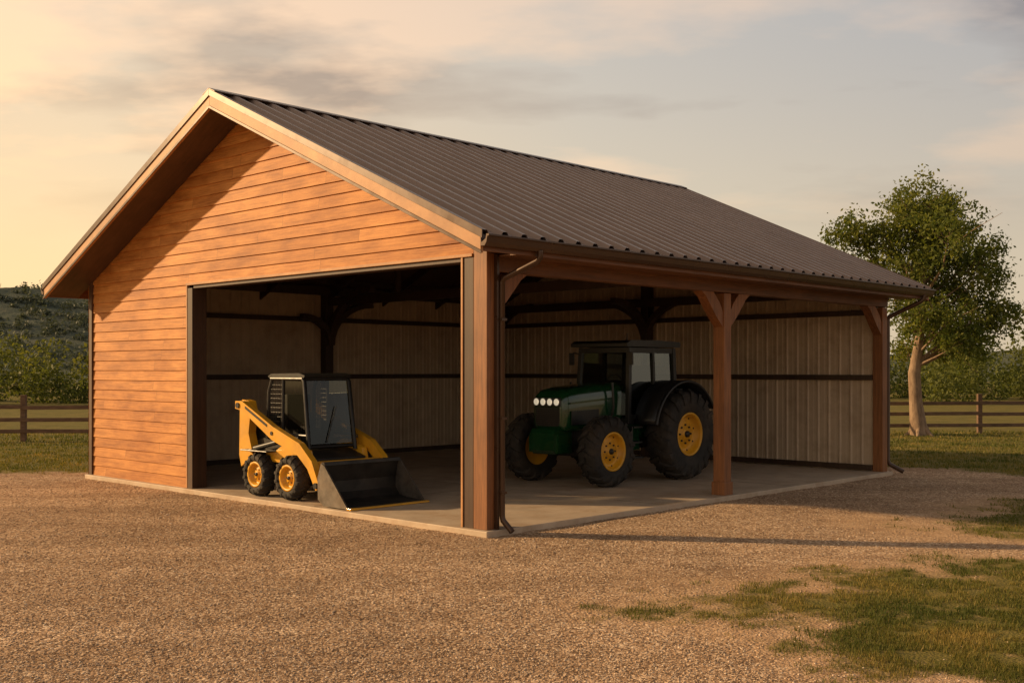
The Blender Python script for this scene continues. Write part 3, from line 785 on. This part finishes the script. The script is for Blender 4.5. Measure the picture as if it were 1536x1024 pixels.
for i in range(34):
    x=-98+i*3.2; y=90+rng.normal(0,4); dtree(x,y,4.0+rng.random()*1.2,6.0,900,.19)
for i in range(36):
    x=6+i*2.4+rng.normal(0,1); y=74+rng.normal(0,4); h=3.4+rng.random()*2.0
    dtree(x,y,h,h*1.3,1300,.13)
for i in range(40):
    x=5+i*3.2; y=102+rng.normal(0,6); dtree(x,y,6+rng.random()*2.8,8,900,.22)
def hprof(x):
    xp=np.array([-900,-420,-260,-190,-150,-125,-108,-92,-70,0,60,130,200,400,900]);zp=np.array([10,22,27,24,25,24.5,21.5,19,14,8,6,7,9,12,8.])
    return np.interp(x,xp,zp)
def hz(x,y):
    t=np.clip((y-170)/130,0,1);t=t*t*(3-2*t); t2=1-.5*smooth((y-320)/250)
    return (hprof(x)+ (fbm(x*.03,y*.03)-.5)*5*t+(fbm(x*.25,y*.25)-.5)*1.3*t)*t*t2-.3
ax=np.concatenate([np.linspace(-900,-240,60),np.linspace(-235,-50,230),np.linspace(-45,900,100)]);ay=np.concatenate([np.linspace(165,330,130),np.linspace(340,700,20)])
HX,HY=np.meshgrid(ax,ay,indexing='ij');HXr=HX.ravel();HYr=HY.ravel();HZ=hz(HXr,HYr)
I,J=np.meshgrid(np.arange(len(ax)-1),np.arange(len(ay)-1),indexing='ij');a=(I*len(ay)+J).ravel();nyy=len(ay)
def hill_mat():
    m,nt,ns,lk,b=nm("hill_mat"); v=N(nt,'ShaderNodeTexCoord').outputs['Object']
    n_=noise(nt,v,.12,6,.7); r=ramp(nt,[(.35,(.095,.115,.095)),(.5,(.120,.138,.108)),(.68,(.165,.17,.13))]); lk.new(n_,r.inputs[0])  # distance haze is mixed into these grey-green base colours
    lk.new(r.outputs[0],b.inputs['Base Color']); b.inputs['Roughness'].default_value=1; b.inputs['Specular IOR Level'].default_value=0
    bump(nt,noise(nt,v,.5,5,.7),.5,1.0,b); return m
fastmesh("hill",np.stack([HXr,HYr,HZ],1),np.stack([a,a+nyy,a+nyy+1,a+1],1),4,hill_mat(),None,True)
cen=np.concatenate(cen);szs=np.concatenate(szs);vr=np.concatenate(vr)
M_dleaf=leaf_mat("distant_leaf_mat",[(0,(.045,.062,.018)),(.5,(.10,.122,.030)),(1,(.18,.185,.045))],.38)
co=leaves(cen,szs); fastmesh("distant_trees",co,np.arange(len(co)).reshape(-1,4),4,M_dleaf,{'var':np.repeat(vr,4)})
cen=[];szs=[];vr=[]
for i in range(420):
    x=-185+rng.random()*125; y=200+rng.random()*110; s=1.6+rng.random()*2.0
    dtree(x,y,s,s*2.0,110,.40,float(hz(np.array([x]),np.array([y]))[0])-.6)
cen=np.concatenate(cen);szs=np.concatenate(szs);vr=np.concatenate(vr)
M_scrub=leaf_mat("hill_scrub_mat",[(0,(.085,.105,.082)),(1,(.115,.135,.098))],.2)  # leaf colours greyed with the same painted-in haze as the hill
co=leaves(cen,szs,1.2); fastmesh("hill_scrub",co,np.arange(len(co)).reshape(-1,4),4,M_scrub,{'var':np.repeat(vr,4)})
# ---------------------------------------------------------------- fence
M_fence=wood("fence_wood_mat",(.10,.06,.035),(.24,.15,.09),(1,6,6),.85)
fo_=empty("wooden_fence",(0,0,0)); m=MB()
fp=[]
for i in range(-8,17):
    x=-13.7+i*3.5625; y=31+(x+13.7)*4/28.5; fp.append((x,y))
for i,(x,y) in enumerate(fp):
    t=random.uniform(-.015,.015)
    m.beam((x,y,-.2),(x+t,y+t,1.28+random.uniform(-.03,.03)),.14,.14,0,up=(0,1,0))
m.build("posts",[M_fence],fo_,.01)
m=MB()
for (a,b_) in zip(fp[:-1],fp[1:]):
    for z in (.28,.62,.96):
        j=lambda:random.uniform(-.02,.02)
        m.beam((a[0],a[1]-.09,z+j()),(b_[0],b_[1]-.09,z+j()),.035,.11,0)
m.build("rails",[M_fence],fo_,.004)

# ---------------------------------------------------------------- light, sky, camera
EL=R(19.5); sh=Vector((-.985,.17,0)).normalized()
sd=Vector((sh.x*math.cos(EL),sh.y*math.cos(EL),math.sin(EL)))
su=bpy.data.lights.new("sun",'SUN'); su.energy=5.0; su.angle=R(1.4); su.color=(1,.67,.34)
so=bpy.data.objects.new("sun",su); sc.collection.objects.link(so); so.rotation_euler=sd.to_track_quat('Z','Y').to_euler(); so.location=(-30,10,20)
w=bpy.data.worlds.new("World"); sc.world=w; w.use_nodes=True; nt=w.node_tree; lk=nt.links
bg=nt.nodes['Background']; bg.inputs[1].default_value=.1
sky=N(nt,'ShaderNodeTexSky',sky_type='NISHITA'); sky.sun_disc=False; sky.sun_elevation=EL; sky.sun_rotation=math.atan2(sh.x,sh.y); sky.dust_density=2.5; sky.air_density=1.2
dirn=N(nt,'ShaderNodeTexCoord').outputs['Generated']
sp=N(nt,'ShaderNodeSeparateXYZ'); lk.new(dirn,sp.inputs[0])
dt=N(nt,'ShaderNodeVectorMath',operation='DOT_PRODUCT'); lk.new(dirn,dt.inputs[0]); dt.inputs[1].default_value=sh
azf=mth(nt,'ADD',mth(nt,'MULTIPLY',dt.outputs['Value'],.5),.5)
azr=ramp(nt,[(.0,(5.4,4.5,3.4)),(.38,(7.4,6.0,4.2)),(.55,(8.8,7.1,4.7)),(.76,(12.5,8.6,4.3)),(1,(13,8.2,3.6))]); lk.new(azf,azr.inputs[0])
upc=ramp(nt,[(.0,(3.9,3.8,3.8)),(.38,(4.9,4.8,4.8)),(.55,(6.3,5.8,5.2)),(.76,(8.8,7.1,5.2)),(1,(8.8,6.5,4.4))]); lk.new(azf,upc.inputs[0])
ef=N(nt,'ShaderNodeMapRange',interpolation_type='SMOOTHSTEP'); lk.new(sp.outputs[2],ef.inputs[0]); ef.inputs[1].default_value=.02; ef.inputs[2].default_value=.34
haze=mixc(nt,ef.outputs[0],azr.outputs[0],upc.outputs[0])
base=mixc(nt,.87,sky.outputs[0],haze)
zc=mth(nt,'ADD',mth(nt,'MAXIMUM',sp.outputs[2],0.0),.14)
cx=mth(nt,'DIVIDE',sp.outputs[0],zc);cy=mth(nt,'DIVIDE',sp.outputs[1],zc)
cv=N(nt,'ShaderNodeCombineXYZ'); lk.new(cx,cv.inputs[0]);lk.new(cy,cv.inputs[1]); cv.inputs[2].default_value=3.7
n1=noise(nt,cv.outputs[0],.85,6,.52,(1,1.5,1)); n2=noise(nt,cv.outputs[0],1.35,6,.55,(1,1.35,1.7))
r1=ramp(nt,[(.47,(0,0,0)),(.64,(1,1,1))]); lk.new(n1,r1.inputs[0])
hi=N(nt,'ShaderNodeMapRange',interpolation_type='SMOOTHSTEP'); lk.new(sp.outputs[2],hi.inputs[0]); hi.inputs[1].default_value=.08; hi.inputs[2].default_value=.24
f1=mth(nt,'MULTIPLY',r1.outputs[0],hi.outputs[0])
darkc=mixc(nt,1.0,base,(.66,.62,.63),'MULTIPLY')
c=mixc(nt,f1,base,darkc)
r2=ramp(nt,[(.48,(0,0,0)),(.64,(.9,.9,.9))]); lk.new(n2,r2.inputs[0])
lit=mixc(nt,1.0,base,(1.40,1.18,1.02),'MULTIPLY')
c=mixc(nt,mth(nt,'MULTIPLY',r2.outputs[0],hi.outputs[0]),c,lit)
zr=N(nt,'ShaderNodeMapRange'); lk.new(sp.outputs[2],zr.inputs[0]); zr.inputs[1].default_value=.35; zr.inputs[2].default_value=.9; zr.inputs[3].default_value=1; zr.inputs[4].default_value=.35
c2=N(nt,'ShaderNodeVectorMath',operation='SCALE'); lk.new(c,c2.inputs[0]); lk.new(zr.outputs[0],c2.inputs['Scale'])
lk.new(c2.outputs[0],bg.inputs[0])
cam=bpy.data.cameras.new("camera"); co_=bpy.data.objects.new("camera",cam); sc.collection.objects.link(co_)
co_.location=(0,0,2.0); co_.rotation_euler=(R(90),0,0); cam.lens=38.86; cam.sensor_width=36; cam.shift_y=43/1536; cam.clip_end=6000; cam.clip_start=.1
sc.camera=co_
sc.view_settings.view_transform='Standard'; sc.view_settings.look='None'; sc.view_settings.exposure=0
